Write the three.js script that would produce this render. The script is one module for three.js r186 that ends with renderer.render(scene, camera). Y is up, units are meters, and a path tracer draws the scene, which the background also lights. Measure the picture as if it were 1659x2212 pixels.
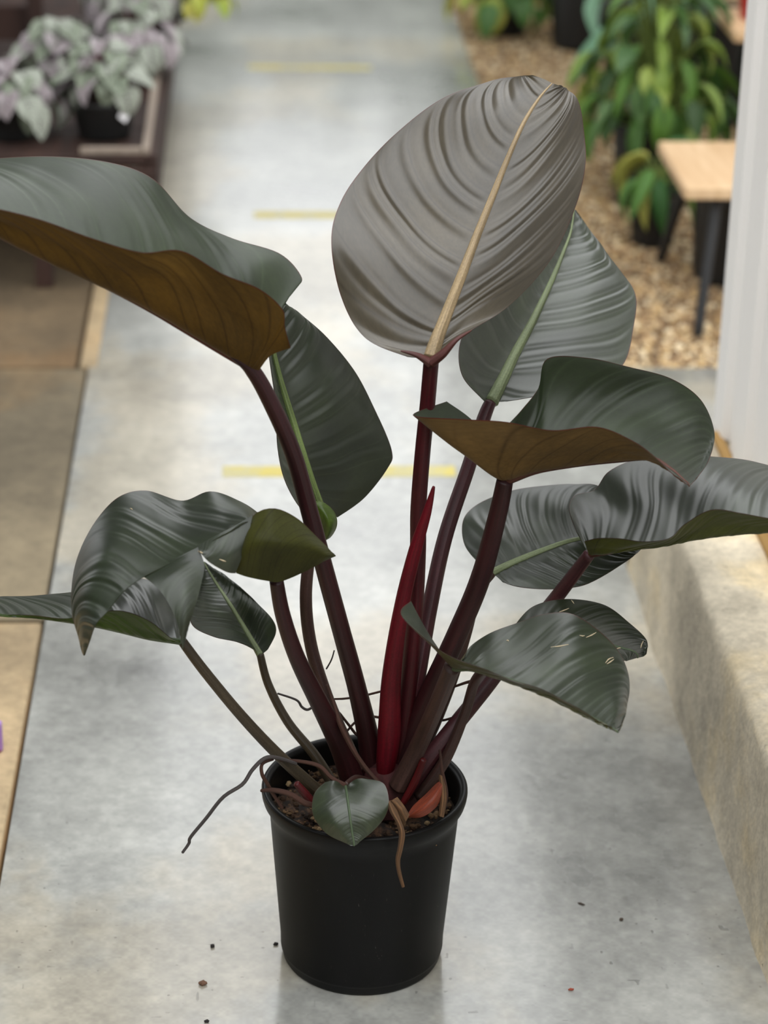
import * as THREE from 'three';
import { mergeGeometries } from 'three/addons/utils/BufferGeometryUtils.js';
import { RoundedBoxGeometry } from 'three/addons/geometries/RoundedBoxGeometry.js';

// ------------------------------------------------------------------ camera, sky, light, exposure
const scene = new THREE.Scene();
const FOCAL = 5200, CX = 829.5, CY = 1106;                    // pixels of the 1659 x 2212 frame
const camera = new THREE.PerspectiveCamera(2 * Math.atan(CY / FOCAL) * 180 / Math.PI, 1659 / 2212, 0.05, 200);
const EYE = new THREE.Vector3(-0.1324, 1.7, 2.4807);
const AX = new THREE.Vector3(0.99851, 0.01970, 0.05092), AY = new THREE.Vector3(0.00280, 0.91294, -0.40808), AZ = new THREE.Vector3(-0.05453, 0.40762, 0.91152);
camera.matrixAutoUpdate = true;
camera.position.copy(EYE);
camera.quaternion.setFromRotationMatrix(new THREE.Matrix4().makeBasis(AX, AY, AZ));
camera.focus = 2.78;
camera.userData.fStop = camera.getFocalLength() / 1000 / 0.023;
camera.updateMatrixWorld();

const renderer = new THREE.WebGLRenderer();
renderer.toneMapping = THREE.LinearToneMapping;
renderer.toneMappingExposure = 1.13;
renderer.shadowMap.enabled = true;

function overcastSky() {                                       // standard overcast sky, three times brighter overhead than at the horizon
  const w = 64, h = 128, a = new Float32Array(w * h * 4);
  for (let j = 0; j < h; j++) for (let i = 0; i < w; i++) {
    const el = ((j + 0.5) / h - 0.5) * Math.PI, s = Math.max(0, Math.sin(el)), l = (1 + 2 * s) / 3 * 3.3, k = (j * w + i) * 4;
    a[k] = l * 0.985; a[k + 1] = l; a[k + 2] = l * 1.01; a[k + 3] = 1;
  }
  const t = new THREE.DataTexture(a, w, h, THREE.RGBAFormat, THREE.FloatType);
  t.mapping = THREE.EquirectangularReflectionMapping; t.magFilter = THREE.LinearFilter; t.needsUpdate = true;
  return t;
}
scene.background = scene.environment = overcastSky();

// ------------------------------------------------------------------ helpers
let seed = 20231;
const rnd = () => { seed = (seed + 0x6D2B79F5) | 0; let t = Math.imul(seed ^ (seed >>> 15), 1 | seed); t = (t + Math.imul(t ^ (t >>> 7), 61 | t)) ^ t; return ((t ^ (t >>> 14)) >>> 0) / 4294967296; };
const R = (a, b) => a + (b - a) * rnd();
const V = (x, y, z) => new THREE.Vector3(x, y, z);
const FW = V(-EYE.x, 0, -EYE.z).normalize(), D0 = Math.hypot(EYE.x, EYE.z);
const ray = (px, py) => V(0, 0, 0).addScaledVector(AX, (px - CX) / FOCAL).addScaledVector(AY, -(py - CY) / FOCAL).addScaledVector(AZ, -1).normalize();
// sight line to the upright plane that lies d metres before (+) or behind (-) the pot's axis
const P = (px, py, d) => { const r = ray(px, py); return EYE.clone().addScaledVector(r, (D0 - d) / r.dot(FW)); };
// sight line to the level plane at height h
const G = (px, py, h = 0) => { const r = ray(px, py); return EYE.clone().addScaledVector(r, (h - EYE.y) / r.y); };
const sm = (a, b, x) => { const t = Math.min(1, Math.max(0, (x - a) / (b - a))); return t * t * (3 - 2 * t); };
const mix = (a, b, t) => a + (b - a) * t;
const names = {};
function numbered(n) { const k = names[n] = (names[n] ?? -1) + 1; return k ? n + '_' + String(k).padStart(3, '0') : n; }
function shade(o) { o.traverse(c => { if (c.isMesh) { c.castShadow = c.receiveShadow = true; } }); return o; }
function tag(o, label, category, group, kind) { o.userData.label = label; o.userData.category = category; if (group) o.userData.group = group; if (kind) o.userData.kind = kind; return o; }
function thing(name, label, category, pos = [0, 0, 0], group) { const o = new THREE.Group(); o.name = numbered(name); o.position.set(...pos); scene.add(o); return tag(o, label, category, group); }
function part(name, geo, mat, parent, label) { const m = new THREE.Mesh(geo, mat); m.name = name; m.castShadow = m.receiveShadow = true; parent.add(m); if (label) m.userData.label = label; return m; }
function struct(name, geo, mat, label, category) { const m = new THREE.Mesh(geo, mat); m.name = name; m.castShadow = m.receiveShadow = true; m.userData = { kind: 'structure', label, category }; scene.add(m); return m; }
const boxAt = (x0, x1, y0, y1, z0, z1, r = 0.004) => new RoundedBoxGeometry(x1 - x0, y1 - y0, z1 - z0, 2, Math.min(r, (x1 - x0) / 2.1, (y1 - y0) / 2.1, (z1 - z0) / 2.1)).translate((x0 + x1) / 2, (y0 + y1) / 2, (z0 + z1) / 2);

// tileable value noise
function lattice(n, s) { const a = new Float32Array(n * n); let q = s * 7919 + 13; for (let i = 0; i < n * n; i++) { q = (Math.imul(q, 1664525) + 1013904223) | 0; a[i] = (q >>> 8 & 0xffff) / 65535; } return a; }
function noiseField(w, h, fx, fy, s) {                         // one octave, fx by fy cells, tileable
  const n = 256, L = lattice(n, s), out = new Float32Array(w * h);
  const xs = new Int32Array(w), xn = new Int32Array(w), xt = new Float32Array(w);
  for (let i = 0; i < w; i++) { const x = i / w * fx, k = Math.floor(x), t = x - k; xs[i] = k % fx % n; xn[i] = (k + 1) % fx % n; xt[i] = t * t * (3 - 2 * t); }
  for (let j = 0; j < h; j++) {
    const y = j / h * fy, k = Math.floor(y), t0 = y - k, t = t0 * t0 * (3 - 2 * t0), r0 = (k % fy % n) * n, r1 = ((k + 1) % fy % n) * n;
    for (let i = 0; i < w; i++) { const a = L[r0 + xs[i]], b = L[r0 + xn[i]], c = L[r1 + xs[i]], d = L[r1 + xn[i]], u = xt[i]; out[j * w + i] = (a + (b - a) * u) * (1 - t) + (c + (d - c) * u) * t; }
  }
  return out;
}
function fbm(w, h, fx, fy, oct, s, gain = 0.5) {
  const out = new Float32Array(w * h); let amp = 1, sum = 0;
  for (let o = 0; o < oct; o++) { const f = noiseField(w, h, fx << o, fy << o, s + o * 17); for (let i = 0; i < out.length; i++) out[i] += f[i] * amp; sum += amp; amp *= gain; }
  for (let i = 0; i < out.length; i++) out[i] /= sum;
  return out;
}
function texOf(w, h, fn, srgb = true) {                        // fn(i, j, k) -> [r, g, b] 0..255
  const a = new Uint8Array(w * h * 4);
  for (let j = 0, k = 0; j < h; j++) for (let i = 0; i < w; i++, k++) { const c = fn(i, j, k); a[k * 4] = Math.max(0, Math.min(255, c[0])); a[k * 4 + 1] = Math.max(0, Math.min(255, c[1])); a[k * 4 + 2] = Math.max(0, Math.min(255, c[2])); a[k * 4 + 3] = 255; }
  const t = new THREE.DataTexture(a, w, h); t.wrapS = t.wrapT = THREE.RepeatWrapping; t.magFilter = THREE.LinearFilter; t.minFilter = THREE.LinearMipmapLinearFilter; t.generateMipmaps = true;
  if (srgb) t.colorSpace = THREE.SRGBColorSpace; t.needsUpdate = true; return t;
}
const std = (o) => new THREE.MeshStandardMaterial(o), phy = (o) => new THREE.MeshPhysicalMaterial(o);

// ------------------------------------------------------------------ textures and materials of the setting
function concrete(s, base, warm, amp, grain, N = 1024) {       // N px over 2 m: cloudy trowelled patches, grain, pits
  const a = fbm(N, N, 3, 4, 7, s, 0.6), b = fbm(N, N, 6, 5, 6, s + 100, .6), c = fbm(N, N, 128, 128, 3, s + 200, .8), d = fbm(N, N, 40, 7, 4, s + 300), e = fbm(N, N, 230, 230, 1, s + 400), e2 = fbm(N, N, 9, 9, 3, s + 450);
  const rough = new Float32Array(N * N), bump = new Float32Array(N * N);
  const col = texOf(N, N, (i, j, k) => {
    let v = 1 + (a[k] - 0.5) * amp * 1.7 + (b[k] - 0.5) * amp * 0.8 + (d[k] - 0.5) * amp * 0.2 + (c[k] - 0.5) * grain;
    const w = sm(0.5, 0.72, b[k]), pit = sm(0.93, 0.97, e[k]) * sm(0.45, 0.7, e2[k]);
    v *= 1 - pit * 0.22; rough[k] = mix(0.2, 0.42, sm(0.3, 0.7, a[k] * 0.6 + b[k] * 0.4)) + pit * 0.2; bump[k] = c[k] * 0.25 + a[k] * 0.5 - pit * 0.35;
    return [base[0] * v * mix(1, warm[0], w), base[1] * v * mix(1, warm[1], w), base[2] * v * mix(1, warm[2], w)];
  });
  return { col, rough: texOf(N, N, (i, j, k) => [0, rough[k] * 255, 0], false), bump: texOf(N, N, (i, j, k) => { const q = bump[k] * 255; return [q, q, q]; }, false) };
}
const floorTex = concrete(3, [147, 147, 142], [1.0, 0.96, 0.9], 0.62, 0.26, 2048);
const kerbTex = concrete(9, [190, 180, 160], [1.0, 0.97, 0.9], 0.5, 0.25);
const pavTex = concrete(21, [186, 163, 128], [1.03, 0.97, 0.9], 0.5, 0.2);
const matFloor = phy({ map: floorTex.col, roughnessMap: floorTex.rough, bumpMap: floorTex.bump, bumpScale: 0.0015, roughness: 1, clearcoat: 1, clearcoatRoughness: 0.13 });
const matKerb = std({ map: kerbTex.col, bumpMap: kerbTex.bump, bumpScale: 0.004, roughness: 0.9 });
const matPav = std({ map: pavTex.col, bumpMap: pavTex.bump, bumpScale: 0.003, roughness: 0.85 });
const matEarth = std({ color: '#6b5c4a', roughness: 1 });
function metreUV(g, s = 0.5, ox = 0, oy = 0) {                 // uv in metres by the way each face points
  const p = g.attributes.position, n = g.attributes.normal, uv = new Float32Array(p.count * 2);
  for (let i = 0; i < p.count; i++) {
    const ax = Math.abs(n.getX(i)), ay = Math.abs(n.getY(i)), az = Math.abs(n.getZ(i));
    const [u, v] = ay >= ax && ay >= az ? [p.getX(i), p.getZ(i)] : ax > az ? [p.getY(i), p.getZ(i)] : [p.getX(i), p.getY(i)];
    uv[i * 2] = u * s + ox; uv[i * 2 + 1] = v * s + oy;
  }
  g.setAttribute('uv', new THREE.BufferAttribute(uv, 2)); return g;
}
function slab(x0, x1, y0, y1, z0, z1) { return metreUV(new THREE.BoxGeometry(x1 - x0, y1 - y0, z1 - z0).translate((x0 + x1) / 2, (y0 + y1) / 2, (z0 + z1) / 2)); }

// ------------------------------------------------------------------ the setting
struct('floor', slab(-0.456, 0.523, -0.15, 0, -16, 6), matFloor, 'smooth grey trowelled concrete aisle floor', 'floor');
struct('floor_apron', slab(0.523, 3.5, -0.15, -0.001, -2.03, 6), matFloor, 'grey concrete apron between the kerb and the gravel bed', 'floor');
struct('ground', slab(-14, 14, -0.5, -0.14, -30, 14), matEarth, 'bare brown earth under the nursery beds', 'ground');
{
  // pale paving beside the aisle: separate slabs with open joints
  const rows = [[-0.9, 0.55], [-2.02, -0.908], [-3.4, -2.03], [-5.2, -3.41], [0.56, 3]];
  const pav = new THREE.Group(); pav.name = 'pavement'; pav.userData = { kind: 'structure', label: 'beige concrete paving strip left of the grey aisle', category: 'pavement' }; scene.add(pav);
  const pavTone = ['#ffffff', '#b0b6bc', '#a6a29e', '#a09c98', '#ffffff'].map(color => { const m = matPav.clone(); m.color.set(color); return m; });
  rows.forEach(([z0, z1], i) => {
    const far = z0 < -2.0 && z1 < -2.025;
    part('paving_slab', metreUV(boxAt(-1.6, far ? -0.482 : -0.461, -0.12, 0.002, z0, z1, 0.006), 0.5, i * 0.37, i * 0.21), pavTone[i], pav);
    if (far) part('edging_strip', metreUV(boxAt(-0.476, -0.44, -0.12, 0.003, z0, z1, 0.006), 0.5, i * 0.3, 0.1), matPav, pav);
  });
}
{
  // cast kerb with a slightly battered, knocked-about face
  const nx = 14, nz = 260, z0 = -1.1, z1 = 3.0, pos = [], idx = [];
  const prof = [[0.484, -0.01], [0.489, 0.012], [0.490, 0.05], [0.492, 0.1], [0.494, 0.15], [0.496, 0.2], [0.498, 0.218], [0.503, 0.227], [0.513, 0.231], [0.54, 0.232], [0.57, 0.231], [0.585, 0.232], [0.66, 0.232], [0.66, -0.01]];
  const F = fbm(256, 64, 40, 6, 4, 77);
  for (let j = 0; j <= nz; j++) for (let i = 0; i < prof.length; i++) {
    const z = mix(z0, z1, j / nz), n = F[(i * 5 % 64) * 256 + (j % 256)] - 0.5, edge = i > 5 && i < 9 ? 1.3 : i < 2 ? 1.6 : 0.5;
    pos.push(prof[i][0] + n * 0.007 * edge * (i < 10 ? 1 : 0), prof[i][1] - Math.abs(n) * 0.006 * edge * (i > 2 && i < 9 ? 1 : 0), z);
  }
  const m = prof.length;
  for (let j = 0; j < nz; j++) for (let i = 0; i < m - 1; i++) { const a = j * m + i, b = a + 1, c = a + m, d = c + 1; idx.push(a, c, b, b, c, d); }
  for (const j of [0, nz]) for (let i = 1; i < m - 1; i++) idx.push(j * m, j * m + i, j * m + i + 1);
  const g = new THREE.BufferGeometry(); g.setAttribute('position', new THREE.Float32BufferAttribute(pos, 3)); g.setIndex(idx); g.computeVertexNormals();
  { const uv = [], len = [0]; for (let i = 1; i < m; i++) len.push(len[i - 1] + Math.hypot(prof[i][0] - prof[i - 1][0], prof[i][1] - prof[i - 1][1])); for (let j = 0; j <= nz; j++) for (let i = 0; i < m; i++) uv.push(len[i] * .9, mix(z0, z1, j / nz) * .9); g.setAttribute('uv', new THREE.Float32BufferAttribute(uv, 2)); }
  struct('kerb', g, matKerb, 'weathered pale concrete kerb along the right of the aisle', 'kerb');
}
{
  // white ribbed wall panel standing on the kerb, seen end on
  const x = 0.620, sh = new THREE.Shape(), z0 = 1.14, z1 = -0.4, step = 0.17;
  sh.moveTo(0.06, z0); sh.lineTo(0, z0);
  for (let z = z0; z > z1; z -= step) { sh.lineTo(0, z - step * 0.42); sh.lineTo(0.02, z - step * 0.5); sh.lineTo(0.02, z - step * 0.62); sh.lineTo(0.006, z - step * 0.68); sh.lineTo(0.006, z - step * 0.82); sh.lineTo(0.02, z - step * 0.88); sh.lineTo(0, z - step); }
  sh.lineTo(0.06, z1); sh.closePath();
  const g = new THREE.ExtrudeGeometry(sh, { depth: 2.5, bevelEnabled: false }); g.rotateX(-Math.PI / 2); g.translate(x, 0.24, 0);
  const w = struct('wall_right', metreUV(g), std({ color: '#f4f2f0', roughness: 0.5 }), 'white ribbed wall panel standing on the kerb', 'wall');
  part('sealant_strip', metreUV(boxAt(0.609, 0.626, 0.23, 0.2425, -1.1, 0.36, 0.005)), std({ color: '#a5824c', roughness: 0.9 }), w, 'rusty orange strip under the white wall panel');
}

// shade-net canopies over the beds on both sides; the sky shows between them
{
  const net = std({ color: '#2c332c', roughness: .9, side: THREE.DoubleSide }), steel = std({ color: '#7c7f80', roughness: .5, metalness: .6 });
  for (const [x0, x1, z0, z1, side, posts] of [[-4.5, -.48, -14, -1.0, 'left', [-1.75, -4.4]], [.82, 5, -14, -2.2, 'right', [1.75, 4.9]]]) {
    const m = struct('canopy_' + side, boxAt(x0, x1, 2.75, 2.77, z0, z1, .004), net, 'dark shade net stretched over the ' + side + ' hand beds', 'canopy');
    for (const x of posts) for (const z of [z0 + .2, (z0 + z1) / 2, z1 - .1]) part('post', new THREE.CylinderGeometry(.03, .03, 2.89, 14).translate(x, 1.305, z), steel, m);
  }
  struct('added_screen_left', boxAt(-1.9, -1.86, -.14, 2.75, -1.0, 5.1, .004), net, 'unseen dark net screen added left of the paving to shade the kerb face', 'screen');  // out of view; added to keep low light from the left off the kerb face
  const g = new THREE.BoxGeometry(16, 3.4, 1.2, 120, 26, 8), p = g.attributes.position;  // unseen green bank beyond the aisle, added to darken the far floor reflection
  for (let i = 0; i < p.count; i++) { const x = p.getX(i), y = p.getY(i), z = p.getZ(i), f = .16 * (Math.sin(x * 5.1 + y * 3) + Math.sin(y * 6.3 - x * 2.1 + z * 4) + .6 * Math.sin(x * 13 + y * 11)); p.setXYZ(i, x, y + f * .8, z + f); }
  g.computeVertexNormals(); g.translate(0, 1.56, -17);
  const h = new THREE.Mesh(g, std({ color: '#3f5232', roughness: .9 })); h.name = 'added_hedge'; h.castShadow = h.receiveShadow = true; scene.add(tag(h, 'unseen tall green hedge at the far end of the aisle', 'added_hedge'));
}
// unseen wall behind the camera, added to cut the light from the front
{
  const board = std({ color: '#6f6a62', roughness: .85 });
  const w = struct('added_wall_back', boxAt(-7, 7, -.14, 3.0, 5.2, 5.35, .004), board, 'unseen grey wall added behind the camera to cut the front light', 'wall');
}
// yellow floor tape
const tapeTex = (() => { const N = 256, n = fbm(N, N, 10, 8, 4, 55), f = fbm(N, N, 60, 60, 2, 56); return texOf(N, N, (i, j, k) => { const w = sm(0.52, 0.68, n[k]) * 0.55 + f[k] * 0.18; return [mix(206, 190, w), mix(190, 186, w), mix(104, 160, w)]; }); })();
const matTape = std({ map: tapeTex, roughness: 0.6 });
[[-0.186, 0.233, -1.50, 'nearest yellow tape strip across the grey floor, behind the plant stems', 0.02], [-0.127, 0.232, -3.06, 'middle yellow tape strip across the grey floor, left of the tall bronze leaf', 0], [-0.143, 0.220, -4.53, 'farthest yellow tape strip, near the top of the grey floor', 0]].forEach(([x0, x1, z, label, turn]) => {
  const m = new THREE.Mesh(metreUV(boxAt(x0, x1, 0, 0.0008, z - 0.024, z + 0.024, 0.0003), 3), matTape); m.name = numbered('floor_tape'); m.receiveShadow = true; m.rotation.y = 0;
  scene.add(tag(m, label, 'tape', 'yellow distance tapes'));
});

// ------------------------------------------------------------------ leaf and stem builders
const catmull = (p0, p1, p2, p3, t) => { const t2 = t * t, t3 = t2 * t; return 0.5 * (2 * p1 + (p2 - p0) * t + (2 * p0 - 5 * p1 + 4 * p2 - p3) * t2 + (3 * p1 - p0 - 3 * p2 + p3) * t3); };
function along(list, t) {                                       // smooth curve through the points of a list, t 0..1
  const n = list.length - 1, x = Math.min(n - 1e-6, Math.max(0, t * n)), k = Math.floor(x), f = x - k;
  const a = list[Math.max(0, k - 1)], b = list[k], c = list[k + 1], d = list[Math.min(n, k + 2)];
  return V(catmull(a.x, b.x, c.x, d.x, f), catmull(a.y, b.y, c.y, d.y, f), catmull(a.z, b.z, c.z, d.z, f));
}
function tube(pts, radii, seg = 40, sides = 14, groove = 0) {   // tapered stem through points, round ends
  const pos = [], idx = [], uv = []; let nrm = null, prev = null, len = 0;
  const rad = t => { const n = radii.length - 1, x = Math.min(n - 1e-6, t * n), k = Math.floor(x); return mix(radii[k], radii[k + 1], x - k); };
  const rings = [];
  for (let j = 0; j <= seg; j++) {
    const t = j / seg, p = along(pts, t), q = along(pts, Math.min(1, t + 0.004)).sub(along(pts, Math.max(0, t - 0.004))).normalize();
    if (!nrm) nrm = Math.abs(q.z) < 0.9 ? V(0, 0, 1) : V(1, 0, 0);
    nrm.addScaledVector(q, -nrm.dot(q)).normalize();
    const bin = q.clone().cross(nrm); if (prev) len += p.distanceTo(prev); prev = p;
    rings.push([p, q]);
    for (let i = 0; i <= sides; i++) { const a = i / sides * Math.PI * 2, r = rad(t) * (1 + groove * Math.cos(3 * a)); pos.push(p.x + (nrm.x * Math.cos(a) + bin.x * Math.sin(a)) * r, p.y + (nrm.y * Math.cos(a) + bin.y * Math.sin(a)) * r, p.z + (nrm.z * Math.cos(a) + bin.z * Math.sin(a)) * r); uv.push(i / sides, len * 4); }
  }
  const m = sides + 1;
  for (let j = 0; j < seg; j++) for (let i = 0; i < sides; i++) { const a = j * m + i, b = a + 1, c = a + m, d = c + 1; idx.push(a, b, c, b, d, c); }
  for (const [j, s] of [[0, -1], [seg, 1]]) { const [p, q] = rings[j], k = pos.length / 3, r = radii[s < 0 ? 0 : radii.length - 1] * 0.6; pos.push(p.x + q.x * r * s, p.y + q.y * r * s, p.z + q.z * r * s); uv.push(0.5, 0); for (let i = 0; i < sides; i++) { const a = j * m + i; s < 0 ? idx.push(k, a + 1, a) : idx.push(k, a, a + 1); } }
  const g = new THREE.BufferGeometry(); g.setAttribute('position', new THREE.Float32BufferAttribute(pos, 3)); g.setAttribute('uv', new THREE.Float32BufferAttribute(uv, 2)); g.setIndex(idx); g.computeVertexNormals(); return g;
}
const VEINS = 15, SWEEP = 0.26;
const veinAt = (u, v) => { const w = u + (v < 0 ? .021 : 0); return w + .011 * Math.sin(w * 31 + (v < 0 ? 2 : 0)) + .006 * Math.sin(w * 67 + 1); };   // side veins run along the rows of the grid
const swept = (s, v) => s + SWEEP * Math.pow(Math.abs(v), 1.35) * sm(0, .22, s) * Math.min(1, (1 - s) / .42);
// a blade through rows of points [px, py, d] from base to tip; each row runs across the leaf
function blade(rows, { nu = 220, nv = 48, thick = 0.0007, ripple = 0.0011, flip = false, v0 = -1, v1 = 1, fine = 0 } = {}) {
  const pts = rows.map(r => r.map(([x, y, d]) => P(x, y, d)));
  const cols = pts[0].map((_, k) => pts.map(r => r[k]));
  const m = nv + 1, grid = [], U = [], Vv = [];
  for (let j = 0; j <= nu; j++) for (let i = 0; i <= nv; i++) { const v = mix(v0, v1, i / nv), t = ripple ? swept(j / nu, v) : j / nu; grid.push(along(cols.map(c => along(c, t)), i / nv)); U.push(j / nu); Vv.push(v); }
  const normals = () => grid.map((_, k) => { const j = Math.floor(k / m), i = k % m; const a = grid[j * m + Math.min(nv, i + 1)].clone().sub(grid[j * m + Math.max(0, i - 1)]), b = grid[Math.min(nu, j + 1) * m + i].clone().sub(grid[Math.max(0, j - 1) * m + i]); const n = a.cross(b); const l = n.length(); if (l > 1e-12) n.divideScalar(l); else n.set(0, 1, 0); return flip ? n.negate() : n; });
  let N = normals();
  const lift = grid.map((p, k) => { const v = Vv[k], a = Math.abs(v), w = veinAt(U[k], v) * VEINS, f = w - Math.floor(w), e = sm(0, 0.12, a) * sm(0, 0.25, 1 - a) * sm(0, 0.08, U[k]) * sm(0, 0.1, 1 - U[k]);
    return .78 * ripple * e * (Math.sin(f * Math.PI * 2 - .9) * .36 + .15 * Math.sin(f * Math.PI * 4 + 1.2) + .04 * Math.sin(f * Math.PI * 6)) + 0.4 * ripple * Math.sin(U[k] * 23 + v * 5) * a; });
  grid.forEach((p, k) => p.addScaledVector(N[k], lift[k]));
  N = normals();
  const pos = [], uv = [], up = [], lo = [];
  const total = grid.length;
  for (const s of [1, -1]) grid.forEach((p, k) => { const e = thick * 0.5 * s; pos.push(p.x + N[k].x * e, p.y + N[k].y * e, p.z + N[k].z * e); uv.push((Vv[k] + 1) / 2, U[k]); });
  for (let j = 0; j < nu; j++) for (let i = 0; i < nv; i++) { const a = j * m + i, b = a + 1, c = a + m, d = c + 1; const t = flip ? [a, c, b, b, c, d] : [a, b, c, b, d, c]; up.push(...t); lo.push(t[0] + total, t[2] + total, t[1] + total, t[3] + total, t[5] + total, t[4] + total); }
  const rim = []; for (let i = 0; i < nv; i++) rim.push([i, i + 1]); for (let j = 0; j < nu; j++) rim.push([j * m + nv, (j + 1) * m + nv]); for (let i = nv; i > 0; i--) rim.push([nu * m + i, nu * m + i - 1]); for (let j = nu; j > 0; j--) rim.push([j * m, (j - 1) * m]);
  for (const [a, b] of rim) lo.push(a, b, a + total, b, b + total, a + total);
  const g = new THREE.BufferGeometry(); g.setAttribute('position', new THREE.Float32BufferAttribute(pos, 3)); g.setAttribute('uv', new THREE.Float32BufferAttribute(uv, 2));
  g.setAttribute('normal', new THREE.Float32BufferAttribute([...N.flatMap(n => [n.x, n.y, n.z]), ...N.flatMap(n => [-n.x, -n.y, -n.z])], 3));
  g.setIndex([...up, ...lo]); g.userData = { nUp: up.length, nLo: lo.length }; g.addGroup(0, up.length, 0); g.addGroup(up.length, lo.length, 1);
  const mid = (rows[0].length - 1) / 2; g.userData.mid = Number.isInteger(mid) ? cols[mid] : cols[0]; return g;
}
function joinBlades(list) {                                     // upper faces of all first, then the lower faces
  if (list.length === 1) return list[0];
  const pos = [], nor = [], uv = [], up = [], lo = []; let base = 0;
  for (const g of list) { pos.push(...g.attributes.position.array); nor.push(...g.attributes.normal.array); uv.push(...g.attributes.uv.array); const ix = g.index.array; for (let i = 0; i < ix.length; i++) (i < g.userData.nUp ? up : lo).push(ix[i] + base); base += g.attributes.position.count; }
  const g = new THREE.BufferGeometry(); g.setAttribute('position', new THREE.Float32BufferAttribute(pos, 3)); g.setAttribute('normal', new THREE.Float32BufferAttribute(nor, 3)); g.setAttribute('uv', new THREE.Float32BufferAttribute(uv, 2));
  g.setIndex([...up, ...lo]); g.addGroup(0, up.length, 0); g.addGroup(up.length, lo.length, 1); g.userData = list[0].userData; return g;
}
// leaf colour: a pale line on each side vein, blotches, a thin red margin
function leafTex(s, base, vein, blotch, edge, veinW) {
  const w = 512, h = 1024, a = fbm(w, h, 6, 10, 5, s), c = fbm(w, h, 90, 180, 2, s + 9), b = fbm(w, h, 3, 5, 3, s + 31);
  return texOf(w, h, (i, j, k) => {
    const v = (i + 0.5) / w * 2 - 1, u = (j + 0.5) / h, x = veinAt(u, v) * VEINS, f = Math.abs(x - Math.round(x)), l = Math.exp(-f * f / veinW) * 0.55 + Math.exp(-Math.pow(Math.abs(x * 2 - Math.round(x * 2)), 2) / veinW) * 0.15;
    const q = 1 + (a[k] - 0.5) * 0.35 + (c[k] - 0.5) * 0.16, e = sm(0.982, 0.992, Math.abs(v)), t = sm(0.45, 0.75, b[k]);
    return [0, 1, 2].map(n => mix(mix(mix(base[n], blotch[n], t), vein[n], l) * q, edge[n], e));
  });
}
const texUpper = leafTex(5, [46, 52, 38], [64, 72, 54], [53, 60, 41], [84, 44, 38], 0.0022);
const texUnder = leafTex(8, [112, 106, 94], [84, 76, 62], [120, 113, 98], [112, 54, 42], 0.003);
const leafMat = (map, color, o = {}) => phy({ map, color, roughness: o.transmission > .2 ? .92 : .5, specularIntensity: o.transmission > .2 ? .3 : .55, clearcoat: 1, clearcoatRoughness: 0.36, transmission: 0.08, thickness: 0, ...o });
const grainTex = (() => { const w = 128, h = 512, a = fbm(w, h, 24, 6, 4, 71), b = fbm(w, h, 60, 200, 1, 72); return texOf(w, h, (i, j, k) => { const q = 255 * (0.68 + (a[k] - 0.5) * 0.35 + (b[k] - 0.5) * 0.12) * 1.25; return [q, q, q]; }); })();
const stemMat = (color, o = {}) => phy({ color, map: grainTex, roughness: 0.5, specularIntensity: 0.7, ...o });
const MR = { maroon: stemMat('#310f12'), deep: stemMat('#450a13'), brown: stemMat('#47302a'), olive: stemMat('#463c2c'), rose: stemMat('#482226'), crimson: stemMat('#5f0616', { specularIntensity: .5 }), under: stemMat('#5b3327'), beige: stemMat('#b39c78'), pale: stemMat('#8b9870'), paleGreen: stemMat('#7a8d52'), dimGreen: stemMat('#55654a') };

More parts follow.
